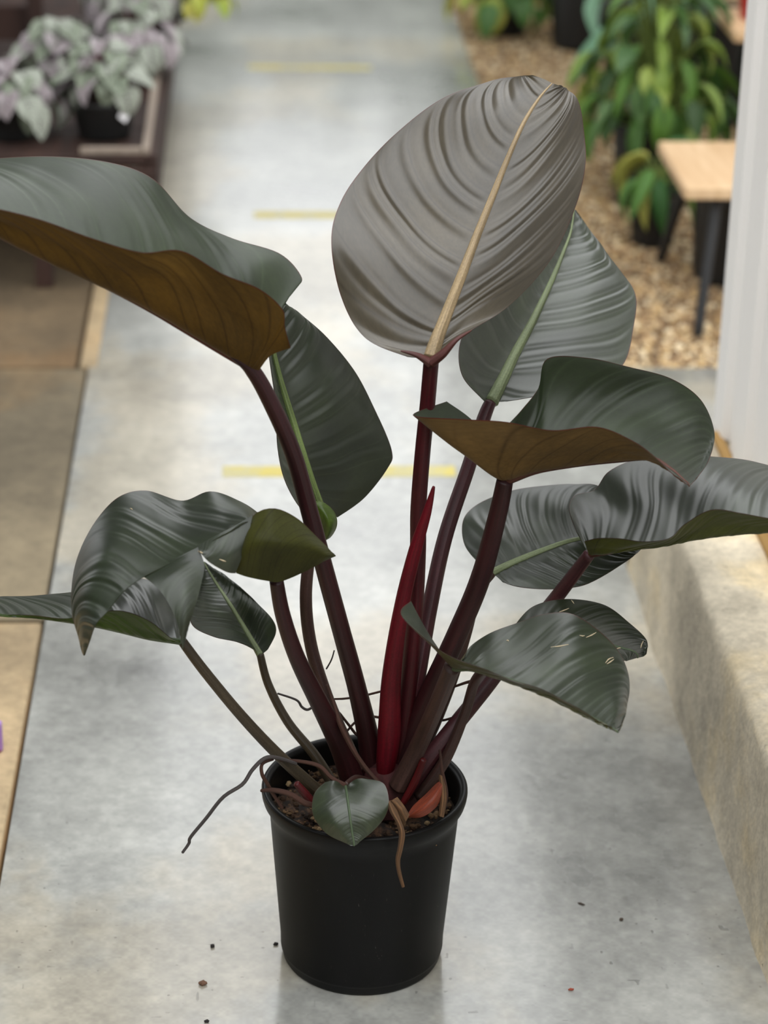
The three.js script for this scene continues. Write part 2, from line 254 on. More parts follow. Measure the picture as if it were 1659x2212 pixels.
// ------------------------------------------------------------------ the potted philodendron
const plant = thing('potted_plant', 'large philodendron with bronze-green leaves and dark red stalks in a black plastic pot', 'potted plant');
const RIM = 0.1227, BASE = 0.0965, RIMY = 0.235;
{
  const speck = (() => { const N = 1024, a = fbm(N, N, 220, 220, 1, 91), b = fbm(N, N, 60, 90, 3, 93), c = fbm(N, N, 7, 9, 4, 94); return texOf(N, N, (i, j, k) => { const d = sm(0.93, 0.985, a[k]) * sm(0.5, 0.7, b[k]) * 70, q = 13 + (c[k] - 0.5) * 7 + d; return [q * 1.04, q * 0.99, q * 0.94]; }); })();
  speck.repeat.set(3, 1);
  const matPot = phy({ map: speck, roughness: 0.42, specularIntensity: 0.34 });
  const L = (r, y) => new THREE.Vector2(r, y);
  const wall = [L(0, 0.004), L(BASE - 0.012, 0.004), L(BASE - 0.009, 0), L(BASE - 0.002, 0.0005), L(BASE, 0.004), L(BASE + 0.0005, 0.011), L(BASE + 0.0022, 0.013), L(BASE + 0.0028, 0.016), L(BASE + 0.003, 0.03)];
  for (let i = 1; i <= 8; i++) wall.push(L(mix(BASE + 0.003, 0.1125, i / 8), mix(0.03, 0.196, i / 8)));
  wall.push(L(0.1128, 0.2), L(0.1142, 0.207), L(0.1175, 0.2135), L(0.1205, 0.219), L(0.1222, 0.225), L(0.1228, 0.230), L(0.1226, 0.2335), L(0.1214, 0.2352), L(0.1195, 0.2355), L(0.1172, 0.235), L(0.1150, 0.2338), L(0.1135, 0.2315), L(0.1128, 0.228), L(0.111, 0.2), L(0.108, 0.15), L(0.1, 0.12), L(0, 0.12));
  part('pot', new THREE.LatheGeometry(wall, 120), matPot, plant, 'black plastic nursery pot with rolled rim');
  // potting soil, crumbly
  const n = 90, pos = [], idx = [], F = fbm(128, 128, 12, 12, 4, 33);
  for (let j = 0; j <= 30; j++) for (let i = 0; i <= n; i++) { const r = j / 30 * 0.1115, a = i / n * Math.PI * 2, x = r * Math.cos(a), z = r * Math.sin(a), f = F[((Math.floor(z * 500 + 640)) % 128) * 128 + Math.floor(x * 500 + 640) % 128]; pos.push(x, 0.196 + (f - 0.5) * 0.022 + 0.016 * Math.exp(-r * r / 0.002), z); }
  for (let j = 0; j < 30; j++) for (let i = 0; i < n; i++) { const a = j * (n + 1) + i, b = a + 1, c = a + n + 1, d = c + 1; idx.push(a, b, c, b, d, c); }
  const g = new THREE.BufferGeometry(); g.setAttribute('position', new THREE.Float32BufferAttribute(pos, 3)); g.setIndex(idx); g.computeVertexNormals(); metreUV(g, 4);
  const soilTex = (() => { const N = 256, a = fbm(N, N, 30, 30, 4, 41, 0.7); return texOf(N, N, (i, j, k) => { const q = sm(0.3, 0.75, a[k]); return [mix(24, 82, q), mix(17, 58, q), mix(12, 40, q)]; }); })();
  const soil = part('soil', g, std({ map: soilTex, roughness: 1, side: THREE.DoubleSide }), plant, 'dark brown crumbly potting soil');
  const crumb = new THREE.InstancedMesh(new THREE.IcosahedronGeometry(0.0028, 0), std({ color: '#ffffff', roughness: 1 }), 1100); crumb.name = 'soil_crumbs'; crumb.userData.kind = 'stuff';
  const M = new THREE.Matrix4(), Q = new THREE.Quaternion(), E = new THREE.Euler(), tones = ['#3a2819', '#241810', '#4f3a26', '#6a5238', '#8a7454'].map(c => new THREE.Color(c));
  for (let i = 0; i < 1100; i++) { const r = 0.109 * Math.sqrt(rnd()), a = R(0, 6.283), s = R(0.4, 1.5); crumb.setMatrixAt(i, M.compose(V(r * Math.cos(a), 0.199 + R(-0.004, 0.006) + 0.016 * Math.exp(-r * r / 0.002), r * Math.sin(a)), Q.setFromEuler(E.set(R(0, 6), R(0, 6), 0)), V(s, s * R(0.5, 1), s * R(0.7, 1.6)))); crumb.setColorAt(i, tones[rnd() < 0.08 ? 4 : Math.floor(R(0, 4))]); }
  crumb.castShadow = crumb.receiveShadow = true; soil.add(crumb);
}
// across: from the row given as five points; rows run base to tip
function leaf(label, blades, upper, under, petiole, rib) {
  const g = joinBlades(blades), m = part('leaf', g, [upper, under], plant, label);
  if (petiole) part('petiole', tube(petiole.pts.map(q => P(...q)), petiole.r, 60, 18, petiole.groove ?? 0.04), petiole.mat, m, petiole.label);
  if (rib) part('midrib', tube((rib.pts ? rib.pts.map(q => P(...q)) : blades[0].userData.mid), rib.r, 60, 10), rib.mat, m);
  return m;
}
const up = (c, o) => leafMat(texUpper, c, o), un = (c, o) => leafMat(texUnder, c, o);

// far left: broad leaf folded along its midrib, reaching out of the frame
leaf('broad folded leaf reaching left, brown underside turned to the viewer', [blade([
  [[627, 752, .07], [584, 768, .05], [556, 801, .03], [590, 720, -.02], [608, 662, -.05]],
  [[615, 706, .078], [578, 752, .06], [544, 797, .033], [585, 705, -.025], [638, 622, -.07]],
  [[610, 668, .08], [575, 735, .065], [530, 789, .035], [575, 690, -.03], [651, 598, -.08]],
  [[560, 624, .09], [530, 695, .07], [488, 765, .04], [540, 620, -.04], [603, 548, -.10]],
  [[480, 591, .10], [455, 650, .08], [415, 722, .045], [470, 580, -.045], [500, 515, -.11]],
  [[392, 542, .10], [370, 605, .09], [330, 672, .05], [385, 520, -.05], [410, 470, -.12]],
  [[305, 546, .11], [275, 588, .09], [235, 622, .055], [300, 475, -.05], [330, 386, -.13]],
  [[200, 515, .11], [165, 543, .09], [130, 574, .06], [190, 430, -.05], [232, 351, -.13]],
  [[85, 474, .11], [55, 498, .09], [22, 523, .065], [60, 415, -.04], [90, 338, -.13]],
  [[-40, 445, .11], [-60, 458, .09], [-80, 468, .07], [-70, 400, -.02], [-65, 348, -.11]],
  [[-170, 425, .1], [-185, 428, .09], [-195, 430, .08], [-195, 405, .03], [-190, 375, -.05]],
  [[-268, 402, .08], [-269, 402, .08], [-270, 402, .08], [-270, 401, .08], [-270, 400, .08]]], { ripple: .0009 })],
  up('#e2f2dc', { transmission: .3 }), un('#dcae40', { transmission: .4, clearcoat: .15 }),
  { pts: [[500, 768, .046], [545, 800, .034], [592, 884, .03], [634, 982, .03], [665, 1092, .03], [700, 1225, .03], [738, 1365, .02], [772, 1490, .01], [797, 1600, 0], [806, 1668, -.005]], r: [.0025, .0085, .0092, .0095, .0098, .0102, .0105, .011, .013, .016], mat: MR.maroon, label: 'dark maroon leaf stalk' },
  { r: [.0048, .004, .003, .002, .0008], mat: MR.under });

// left, behind: upright dark leaf
leaf('dark upright leaf behind the left stalk, pale midrib at its left side', [blade([
  [[668, 1118, -.05], [680, 1104, -.07], [690, 1090, -.09], [710, 1104, -.10], [729, 1118, -.11]],
  [[640, 1086, -.04], [655, 1070, -.06], [673, 1042, -.09], [730, 1060, -.11], [786, 1076, -.13]],
  [[613, 1030, -.04], [632, 1008, -.06], [655, 985, -.09], [748, 1005, -.12], [836, 1012, -.15]],
  [[600, 960, -.04], [614, 945, -.07], [636, 922, -.10], [742, 935, -.13], [846, 975, -.16]],
  [[597, 885, -.05], [604, 872, -.08], [615, 855, -.11], [722, 850, -.14], [814, 893, -.17]],
  [[586, 800, -.07], [589, 796, -.09], [597, 790, -.12], [685, 770, -.15], [768, 806, -.18]],
  [[578, 725, -.1], [580, 728, -.11], [586, 732, -.13], [645, 705, -.15], [702, 724, -.17]],
  [[580, 672, -.12], [582, 672, -.13], [586, 674, -.14], [615, 660, -.15], [640, 672, -.16]],
  [[584, 640, -.14], [585, 639, -.14], [586, 638, -.14], [588, 638, -.14], [590, 639, -.14]]], { ripple: .0014 }), blade([
  [[676, 1082, -.055], [677, 1086, -.05], [676, 1094, -.05]], [[700, 1086, -.05], [696, 1104, -.04], [684, 1118, -.045]], [[722, 1106, -.05], [708, 1124, -.035], [690, 1140, -.045]],
  [[728, 1132, -.05], [713, 1144, -.035], [694, 1156, -.045]], [[716, 1158, -.05], [707, 1163, -.04], [696, 1166, -.045]], [[699, 1168, -.05], [698, 1169, -.05], [697, 1170, -.05]]], { flip: true, ripple: .0002, nu: 30, nv: 16 })],
  up('#dfe6de'), un('#a4e02c', { transmission: .35 }),
  { pts: [[690, 1092, -.09], [672, 1180, -.07], [661, 1290, -.05], [672, 1395, -.04], [705, 1505, -.02], [742, 1600, -.01], [770, 1665, 0]], r: [.006, .007, .0073, .0075, .008, .0095, .011], mat: MR.brown },
  { r: [.0055, .005, .0042, .003, .0015], mat: MR.paleGreen });

// centre: tall leaf showing its bronze underside
leaf('tall upright oval leaf showing its grey-bronze underside and cream midrib', [blade([
  [[880, 769, -0.022], [905, 773, -0.026], [932, 772, -0.030], [953, 764, -0.026], [974, 743, -0.022]],
  [[787, 728, -0.056], [860, 742, -0.044], [943, 735, -0.040], [985, 722, -0.044], [1030, 706, -0.048]],
  [[737, 640, -0.095], [848, 668, -0.063], [967, 672, -0.055], [1033, 665, -0.063], [1104, 657, -0.079]],
  [[716, 520, -0.131], [858, 575, -0.091], [1001, 585, -0.075], [1092, 585, -0.083], [1187, 565, -0.107]],
  [[736, 437, -0.172], [885, 490, -0.124], [1031, 507, -0.100], [1132, 495, -0.108], [1240, 455, -0.140]],
  [[786, 360, -0.205], [922, 412, -0.149], [1063, 427, -0.125], [1165, 408, -0.133], [1264, 358, -0.165]],
  [[862, 284, -0.230], [978, 332, -0.174], [1095, 347, -0.150], [1185, 322, -0.158], [1262, 284, -0.190]],
  [[962, 209, -0.239], [1050, 250, -0.191], [1130, 268, -0.175], [1200, 246, -0.179], [1249, 220, -0.199]],
  [[1080, 171, -0.243], [1125, 198, -0.211], [1165, 212, -0.195], [1200, 202, -0.199], [1226, 193, -0.211]],
  [[1150, 162, -0.221], [1173, 170, -0.213], [1193, 180, -0.205], [1202, 183, -0.205], [1212, 186, -0.205]]], { flip: true, ripple: .0019, nu: 260, nv: 60 })],
  up('#dfe6dc'), un('#a49d8f', { transmission: .1, clearcoatRoughness: .3, clearcoat: 1 }),
  { pts: [[932, 776, -.032], [924, 870, -.035], [913, 980, -.03], [904, 1100, -.025], [903, 1190, -.02], [897, 1310, -.015], [884, 1458, -.005], [868, 1577, 0], [850, 1675, 0]], r: [.0085, .0086, .0088, .009, .0092, .0095, .0105, .0115, .013], mat: MR.deep, groove: .07, label: 'deep red leaf stalk' },
  { r: [.0095, .0075, .006, .005, .004, .003, .002, .0008], mat: MR.beige });

// right, behind: leaf facing the viewer
leaf('upright grey-green leaf with a pale midrib behind the tall bronze leaf', [blade([
  [[1040, 862, -0.162], [1050, 868, -0.165], [1062, 868, -0.170], [1080, 868, -0.170], [1100, 866, -0.171]],
  [[1000, 815, -0.160], [1038, 825, -0.182], [1087, 818, -0.199], [1140, 845, -0.184], [1190, 850, -0.177]],
  [[992, 758, -0.182], [1050, 772, -0.212], [1114, 762, -0.236], [1205, 790, -0.220], [1290, 830, -0.195]],
  [[1010, 700, -0.215], [1080, 705, -0.253], [1146, 703, -0.273], [1250, 735, -0.256], [1348, 785, -0.232]],
  [[1050, 630, -0.262], [1112, 640, -0.293], [1172, 650, -0.309], [1275, 672, -0.295], [1369, 705, -0.283]],
  [[1095, 560, -0.318], [1150, 575, -0.343], [1196, 597, -0.349], [1285, 615, -0.337], [1373, 640, -0.328]],
  [[1140, 505, -0.370], [1180, 520, -0.384], [1217, 545, -0.389], [1285, 560, -0.378], [1343, 588, -0.368]],
  [[1190, 462, -0.416], [1212, 478, -0.420], [1233, 500, -0.422], [1262, 510, -0.418], [1293, 522, -0.413]],
  [[1238, 452, -0.450], [1239, 452, -0.450], [1240, 452, -0.450], [1242, 453, -0.450], [1244, 454, -0.449]]], { ripple: .0019 })],
  up('#eef4ec', { clearcoat: 1, clearcoatRoughness: .3 }), un('#9a9a60'),
  { pts: [[1060, 868, -.168], [1045, 905, -.16], [1012, 1010, -.135], [962, 1160, -.09], [927, 1320, -.05], [897, 1480, -.015], [862, 1655, 0]], r: [.007, .0082, .0085, .009, .0095, .011, .013], mat: MR.rose },
  { r: [.0085, .0065, .005, .0035, .002, .0008], mat: MR.pale });

// right: cupped leaf with brown underside in front and bright inside
leaf('cupped leaf on the right, olive-brown underside in front, bright green inside', [blade([
  [[1101, 913, -.045], [1100, 965, -.03], [1090, 1040, 0], [1035, 925, -.04], [965, 867, -.05]],
  [[1128, 884, -.055], [1115, 960, -.04], [1093, 1040, 0], [990, 972, 0], [892, 897, .0]],
  [[1163, 838, -.07], [1150, 925, -.05], [1112, 1032, .005], [1060, 992, .02], [1000, 906, .03]],
  [[1182, 775, -.075], [1190, 890, -.055], [1165, 1014, .01], [1132, 988, .04], [1092, 912, .05]],
  [[1270, 773, -.08], [1265, 885, -.06], [1250, 1001, .015], [1222, 978, .05], [1192, 930, .07]],
  [[1360, 793, -.085], [1350, 895, -.06], [1335, 993, .025], [1312, 970, .06], [1290, 922, .08]],
  [[1450, 818, -.09], [1430, 920, -.05], [1405, 990, .04], [1386, 985, .07], [1365, 952, .09]],
  [[1515, 865, -.085], [1490, 950, -.03], [1450, 1014, .055], [1434, 1006, .08], [1420, 992, .1]],
  [[1543, 940, -.05], [1515, 990, .0], [1476, 1036, .07], [1463, 1030, .09], [1452, 1022, .1]],
  [[1525, 1005, .03], [1508, 1025, .05], [1488, 1046, .085], [1482, 1043, .095], [1476, 1040, .1]],
  [[1490, 1049, .1], [1489, 1049, .1], [1489, 1050, .1], [1488, 1050, .1], [1488, 1049, .1]]], { ripple: .0009 })],
  up('#c4e09a', { transmission: .4 }), un('#f4cc84', { transmission: .35, clearcoat: .3 }),
  { pts: [[1091, 1038, 0], [1076, 1110, 0], [1038, 1250, 0], [988, 1370, 0], [932, 1490, 0], [880, 1602, 0], [846, 1685, 0]], r: [.0095, .0105, .0118, .0122, .0125, .013, .014], mat: MR.maroon, label: 'thick dark maroon leaf stalk' },
  { r: [.006, .005, .004, .003, .0015, .0008], mat: MR.under });

// far right: leaf reaching out of the frame
leaf('dark ribbed leaf with a curled front edge reaching out at the right', [blade([
  [[1245, 1150, -.03], [1258, 1172, -.02], [1272, 1198, .0], [1268, 1186, .015], [1263, 1169, .03]],
  [[1229, 1100, -.07], [1262, 1145, -.04], [1286, 1197, .005], [1291, 1182, .025], [1292, 1163, .04]],
  [[1243, 1070, -.10], [1298, 1125, -.05], [1320, 1191, .01], [1331, 1184, .03], [1337, 1164, .05]],
  [[1284, 1058, -.11], [1345, 1115, -.05], [1370, 1183, .02], [1381, 1182, .04], [1391, 1171, .06]],
  [[1314, 1019, -.12], [1395, 1095, -.05], [1430, 1174, .03], [1440, 1173, .05], [1446, 1163, .07]],
  [[1370, 994, -.13], [1446, 1080, -.05], [1488, 1165, .04], [1488, 1152, .06], [1480, 1131, .08]],
  [[1450, 985, -.13], [1510, 1065, -.04], [1545, 1157, .05], [1541, 1134, .07], [1536, 1102, .09]],
  [[1540, 986, -.13], [1580, 1058, -.03], [1610, 1151, .06], [1604, 1132, .08], [1599, 1109, .1]],
  [[1632, 999, -.12], [1652, 1064, -.02], [1680, 1146, .07], [1676, 1135, .09], [1675, 1121, .1]],
  [[1722, 1034, -.08], [1735, 1085, .01], [1750, 1145, .08], [1750, 1138, .09], [1750, 1130, .1]],
  [[1828, 1139, .09], [1829, 1140, .09], [1830, 1140, .09], [1830, 1140, .09], [1830, 1139, .09]]], { ripple: .0012 })],
  up('#d3dccf'), un('#a8bc48', { transmission: .3, clearcoat: .4 }),
  { pts: [[1273, 1198, 0], [1203, 1290, -.045], [1122, 1390, -.06], [1050, 1485, -.035], [980, 1572, -.005], [916, 1655, .015], [872, 1722, .02]], r: [.007, .0085, .009, .0095, .0098, .0105, .0115], mat: MR.rose },
  { r: [.0035, .003, .002, .001], mat: MR.under });

// right, behind the stalks
leaf('grey-green leaf with pale midrib lying behind the thick right stalk', [blade([
  [[1045, 1228, -.08], [1054, 1233, -.075], [1063, 1238, -.07], [1075, 1247, -.065], [1086, 1258, -.06]],
  [[1005, 1180, -.13], [1050, 1195, -.10], [1092, 1223, -.08], [1107, 1250, -.065], [1121, 1268, -.05]],
  [[1000, 1125, -.17], [1066, 1155, -.12], [1132, 1205, -.085], [1152, 1242, -.065], [1166, 1273, -.05]],
  [[1030, 1090, -.20], [1107, 1133, -.14], [1178, 1187, -.09], [1200, 1232, -.07], [1216, 1272, -.05]],
  [[1090, 1065, -.21], [1158, 1113, -.15], [1226, 1170, -.095], [1247, 1222, -.07], [1261, 1264, -.05]],
  [[1160, 1051, -.21], [1217, 1098, -.15], [1275, 1160, -.10], [1292, 1206, -.08], [1306, 1243, -.06]],
  [[1240, 1046, -.20], [1281, 1092, -.15], [1320, 1155, -.10], [1336, 1190, -.085], [1346, 1217, -.07]],
  [[1310, 1062, -.18], [1333, 1105, -.14], [1356, 1160, -.10], [1366, 1181, -.09], [1374, 1197, -.08]],
  [[1386, 1181, -.1], [1387, 1182, -.1], [1388, 1182, -.1], [1388, 1183, -.1], [1387, 1184, -.1]]], { ripple: .0012 })],
  up('#dbe4da', { clearcoat: 1 }), un('#8f9a48'),
  { pts: [[1062, 1238, -.07], [1030, 1282, -.06], [1004, 1372, -.05], [972, 1470, -.03], [925, 1585, -.01], [876, 1672, 0]], r: [.0058, .0068, .0078, .009, .0095, .011], mat: MR.brown },
  { r: [.005, .004, .003, .002, .0008], mat: MR.pale });

// lower right: hanging leaf with scratches, and the leaf behind it
leaf('hanging leaf at lower right pointing down, its small left lobe curled up', [blade([
  [[1001, 1421, 0.100], [990, 1431, 0.105], [978, 1442, 0.110], [926, 1370, 0.100], [888, 1298, 0.095]],
  [[1016, 1397, 0.070], [1004, 1425, 0.100], [986, 1446, 0.120], [925, 1388, 0.130], [868, 1331, 0.120]],
  [[1060, 1367, 0.050], [1041, 1410, 0.100], [1020, 1446, 0.140], [985, 1430, 0.150], [956, 1409, 0.150]],
  [[1115, 1346, 0.040], [1094, 1410, 0.100], [1075, 1462, 0.160], [1060, 1459, 0.170], [1046, 1446, 0.180]],
  [[1172, 1327, 0.040], [1152, 1412, 0.110], [1130, 1480, 0.180], [1117, 1477, 0.190], [1106, 1470, 0.200]],
  [[1232, 1326, 0.050], [1208, 1422, 0.130], [1185, 1503, 0.200], [1177, 1497, 0.205], [1170, 1488, 0.210]],
  [[1291, 1361, 0.070], [1262, 1448, 0.150], [1236, 1528, 0.215], [1230, 1524, 0.220], [1226, 1518, 0.225]],
  [[1336, 1406, 0.100], [1307, 1482, 0.170], [1279, 1551, 0.230], [1274, 1548, 0.232], [1271, 1544, 0.235]],
  [[1358, 1466, 0.140], [1335, 1520, 0.200], [1311, 1568, 0.240], [1307, 1566, 0.240], [1304, 1563, 0.240]],
  [[1353, 1536, 0.190], [1342, 1560, 0.220], [1328, 1577, 0.250], [1325, 1575, 0.250], [1323, 1573, 0.250]],
  [[1336, 1581, 0.250], [1336, 1582, 0.250], [1335, 1582, 0.250], [1334, 1582, 0.250], [1334, 1581, 0.250]]], { ripple: .0013 })],
  up('#d7e0d8', { clearcoat: 1, clearcoatRoughness: .36 }), un('#8f9a48'),
  { pts: [[977, 1441, .11], [945, 1520, .075], [905, 1610, .045], [860, 1700, .04]], r: [.0095, .0098, .0105, .0115], mat: MR.brown },
  { r: [.003, .0025, .002, .001], mat: MR.dimGreen });
leaf('darker leaf with a torn brown tip lying behind the hanging lower right leaf', [blade([
  [[1103, 1362, 0.025], [1108, 1400, 0.045], [1115, 1440, 0.075], [1125, 1455, 0.085], [1140, 1465, 0.095]],
  [[1150, 1311, -0.015], [1157, 1355, 0.015], [1165, 1400, 0.045], [1178, 1428, 0.065], [1190, 1450, 0.075]],
  [[1222, 1294, -0.035], [1220, 1335, -0.005], [1222, 1378, 0.035], [1232, 1410, 0.055], [1240, 1440, 0.075]],
  [[1302, 1306, -0.035], [1290, 1345, -0.005], [1282, 1380, 0.035], [1286, 1408, 0.055], [1292, 1432, 0.075]],
  [[1360, 1346, -0.015], [1345, 1372, 0.005], [1332, 1397, 0.035], [1330, 1414, 0.055], [1330, 1429, 0.065]],
  [[1397, 1384, 0.005], [1384, 1396, 0.015], [1370, 1408, 0.035], [1360, 1418, 0.045], [1350, 1427, 0.055]],
  [[1396, 1412, 0.025], [1390, 1418, 0.025], [1378, 1421, 0.035], [1366, 1424, 0.045], [1352, 1428, 0.055]]], { ripple: .0007 })],
  up('#aab29a'), un('#8f9a48'),
  { pts: [[1115, 1440, .075], [1065, 1440, .05], [1028, 1468, .02], [1004, 1540, .01], [962, 1640, .02], [905, 1722, .03]], r: [.005, .0055, .006, .0062, .0068, .0075], mat: MR.brown },
  { r: [.003, .002, .001], mat: MR.dimGreen });

// lower left: folded, torn leaf
leaf('torn drooping leaf at left, one flap hanging down and a lobe showing its olive underside', [
  blade([
    [[597, 1252, .08], [595, 1200, .04], [605, 1150, .0]],
    [[572, 1180, .10], [570, 1150, .05], [562, 1112, .0]],
    [[541, 1128, .115], [535, 1106, .06], [520, 1085, .0]],
    [[490, 1153, .125], [478, 1110, .07], [455, 1063, .0]],
    [[425, 1187, .14], [410, 1130, .08], [393, 1083, .0]],
    [[366, 1218, .15], [345, 1140, .09], [315, 1060, .0]],
    [[308, 1248, .16], [280, 1155, .10], [255, 1074, .02]],
    [[268, 1277, .17], [230, 1192, .12], [204, 1132, .05]],
    [[235, 1318, .18], [194, 1255, .14], [165, 1212, .08]],
    [[208, 1348, .19], [178, 1312, .155], [153, 1290, .12]],
    [[194, 1385, .185], [178, 1370, .17], [164, 1360, .15]],
    [[183, 1416, .18], [182, 1416, .18], [181, 1415, .175]]], { v0: 0, v1: 1, ripple: .0016, nv: 30 }),
  blade([
    [[510, 1238, .125], [511, 1208, .12], [516, 1178, .115]],
    [[535, 1246, .12], [532, 1180, .135], [545, 1116, .105]],
    [[575, 1254, .105], [570, 1175, .14], [590, 1098, .10]],
    [[605, 1256, .09], [615, 1180, .135], [640, 1119, .09]],
    [[655, 1236, .09], [670, 1185, .115], [690, 1165, .085]],
    [[700, 1212, .09], [705, 1200, .1], [712, 1188, .085]],
    [[725, 1201, .08], [725, 1201, .08], [725, 1200, .08]]], { v0: 0, v1: 1, ripple: .0004, nu: 60, nv: 26 }),
  blade([
    [[508, 1238, .13], [530, 1180, .128], [546, 1112, .112]],
    [[490, 1236, .14], [505, 1190, .134], [516, 1131, .116]],
    [[460, 1220, .148], [475, 1190, .14], [486, 1147, .121]],
    [[444, 1207, .15], [450, 1190, .145], [453, 1164, .128]],
    [[430, 1190, .145], [430, 1188, .143], [426, 1180, .137]]], { v0: -1, v1: 0, ripple: .0005, nu: 40, nv: 20 }),
  blade([
    [[307, 1244, .155], [367, 1212, .146], [428, 1182, .139]],
    [[332, 1262, .172], [385, 1236, .165], [441, 1220, .152]],
    [[356, 1290, .185], [396, 1268, .178], [435, 1258, .165]],
    [[377, 1330, .195], [400, 1310, .19], [424, 1300, .18]],
    [[388, 1368, .2], [398, 1355, .198], [408, 1352, .19]],
    [[393, 1402, .2], [394, 1402, .2], [395, 1401, .2]]], { v0: -0.9, v1: 0.2, ripple: .0006, nu: 50, nv: 26, flip: true })],
  up('#cdd8d0', { clearcoat: .8 }), un('#86903c', { transmission: .25, clearcoat: .15 }),
  { pts: [[597, 1254, .08], [611, 1330, .07], [641, 1420, .06], [690, 1520, .04], [735, 1612, .02], [762, 1690, .01]], r: [.0078, .0088, .0095, .011, .013, .0145], mat: MR.maroon });

// left: long low leaf, mostly hidden
leaf('long narrow leaf reaching out at the left below the torn leaf', [blade([
  [[386, 1384, .08], [390, 1385, .075], [395, 1387, .07], [393, 1381, .06], [389, 1375, .05]],
  [[368, 1378, .1], [371, 1382, .085], [373, 1384, .075], [376, 1345, .03], [385, 1310, .0]],
  [[326, 1343, .11], [324, 1364, .095], [322, 1377, .08], [332, 1312, .03], [346, 1265, -.02]],
  [[270, 1320, .12], [267, 1350, .105], [262, 1363, .09], [278, 1297, .03], [292, 1250, -.03]],
  [[214, 1322, .12], [210, 1340, .11], [205, 1351, .1], [214, 1302, .03], [226, 1262, -.03]],
  [[150, 1335, .115], [145, 1339, .11], [140, 1341, .1], [146, 1307, .04], [156, 1280, -.02]],
  [[80, 1330, .11], [75, 1332, .105], [70, 1333, .1], [75, 1308, .04], [80, 1286, -.01]],
  [[0, 1327, .1], [-6, 1328, .1], [-10, 1328, .1], [-5, 1308, .05], [0, 1290, .0]],
  [[-110, 1310, .08], [-110, 1310, .08], [-111, 1310, .08], [-110, 1309, .08], [-110, 1308, .08]]], { ripple: .0014 })],
  up('#dfe8e2', { clearcoat: 1 }), un('#8fc83a', { transmission: .35, clearcoat: .4 }),
  { pts: [[394, 1386, .07], [440, 1448, .07], [520, 1545, .065], [602, 1632, .055], [690, 1712, .045]], r: [.0055, .006, .0063, .0068, .0075], mat: MR.olive },
  { r: [.004, .003, .002, .001], mat: MR.dimGreen });
// left, behind
leaf('small leaf with pale midrib behind the torn left leaf', [blade([
  [[548, 1402, -.05], [555, 1408, -.05], [562, 1415, -.05], [570, 1410, -.05], [578, 1402, -.05]],
  [[510, 1386, -.04], [530, 1386, -.055], [549, 1393, -.06], [573, 1383, -.06], [596, 1367, -.06]],
  [[460, 1374, -.03], [490, 1358, -.06], [522, 1347, -.08], [556, 1338, -.075], [590, 1340, -.07]],
  [[415, 1350, -.03], [455, 1325, -.07], [497, 1306, -.09], [530, 1298, -.09], [561, 1308, -.085]],
  [[410, 1308, -.05], [440, 1287, -.09], [475, 1272, -.11], [500, 1266, -.11], [526, 1274, -.1]],
  [[420, 1268, -.08], [440, 1256, -.11], [457, 1244, -.12], [475, 1240, -.12], [491, 1246, -.12]],
  [[438, 1215, -.13], [439, 1214, -.13], [440, 1214, -.13], [441, 1214, -.13], [442, 1215, -.13]]], { ripple: .0012 })],
  up('#dfe8e0'), un('#8f9a48'),
  { pts: [[562, 1414, -.05], [580, 1480, -.04], [622, 1560, -.025], [680, 1632, -.01], [722, 1700, 0]], r: [.0045, .005, .0055, .006, .007], mat: MR.olive },
  { r: [.0045, .003, .002, .001], mat: MR.pale });
// small heart-shaped leaf over the front rim
leaf('small heart-shaped leaf hanging over the front rim of the pot', [blade([
  [[793, 1683, .085], [770, 1683, .085], [746, 1697, .08], [724, 1687, .085], [702, 1690, .085]],
  [[829, 1693, .095], [790, 1706, .10], [749, 1713, .10], [712, 1711, .10], [680, 1713, .095]],
  [[840, 1731, .11], [796, 1739, .118], [753, 1743, .118], [713, 1746, .118], [674, 1748, .11]],
  [[832, 1763, .12], [797, 1769, .128], [757, 1773, .128], [720, 1775, .128], [684, 1776, .12]],
  [[808, 1793, .13], [786, 1799, .134], [761, 1800, .134], [737, 1801, .134], [709, 1803, .13]],
  [[781, 1815, .137], [773, 1816, .138], [764, 1817, .138], [754, 1819, .138], [744, 1820, .137]],
  [[769, 1826, .14], [767, 1826, .14], [765, 1827, .14], [762, 1827, .14], [758, 1827, .14]]], { ripple: .00015 })],
  up('#e6eee4', { clearcoat: 1, clearcoatRoughness: .28 }), un('#8f9a48'),
  { pts: [[747, 1694, .08], [770, 1680, .05], [800, 1690, .03]], r: [.003, .0035, .004], mat: MR.brown },
  { r: [.0018, .0014, .001], mat: MR.dimGreen });

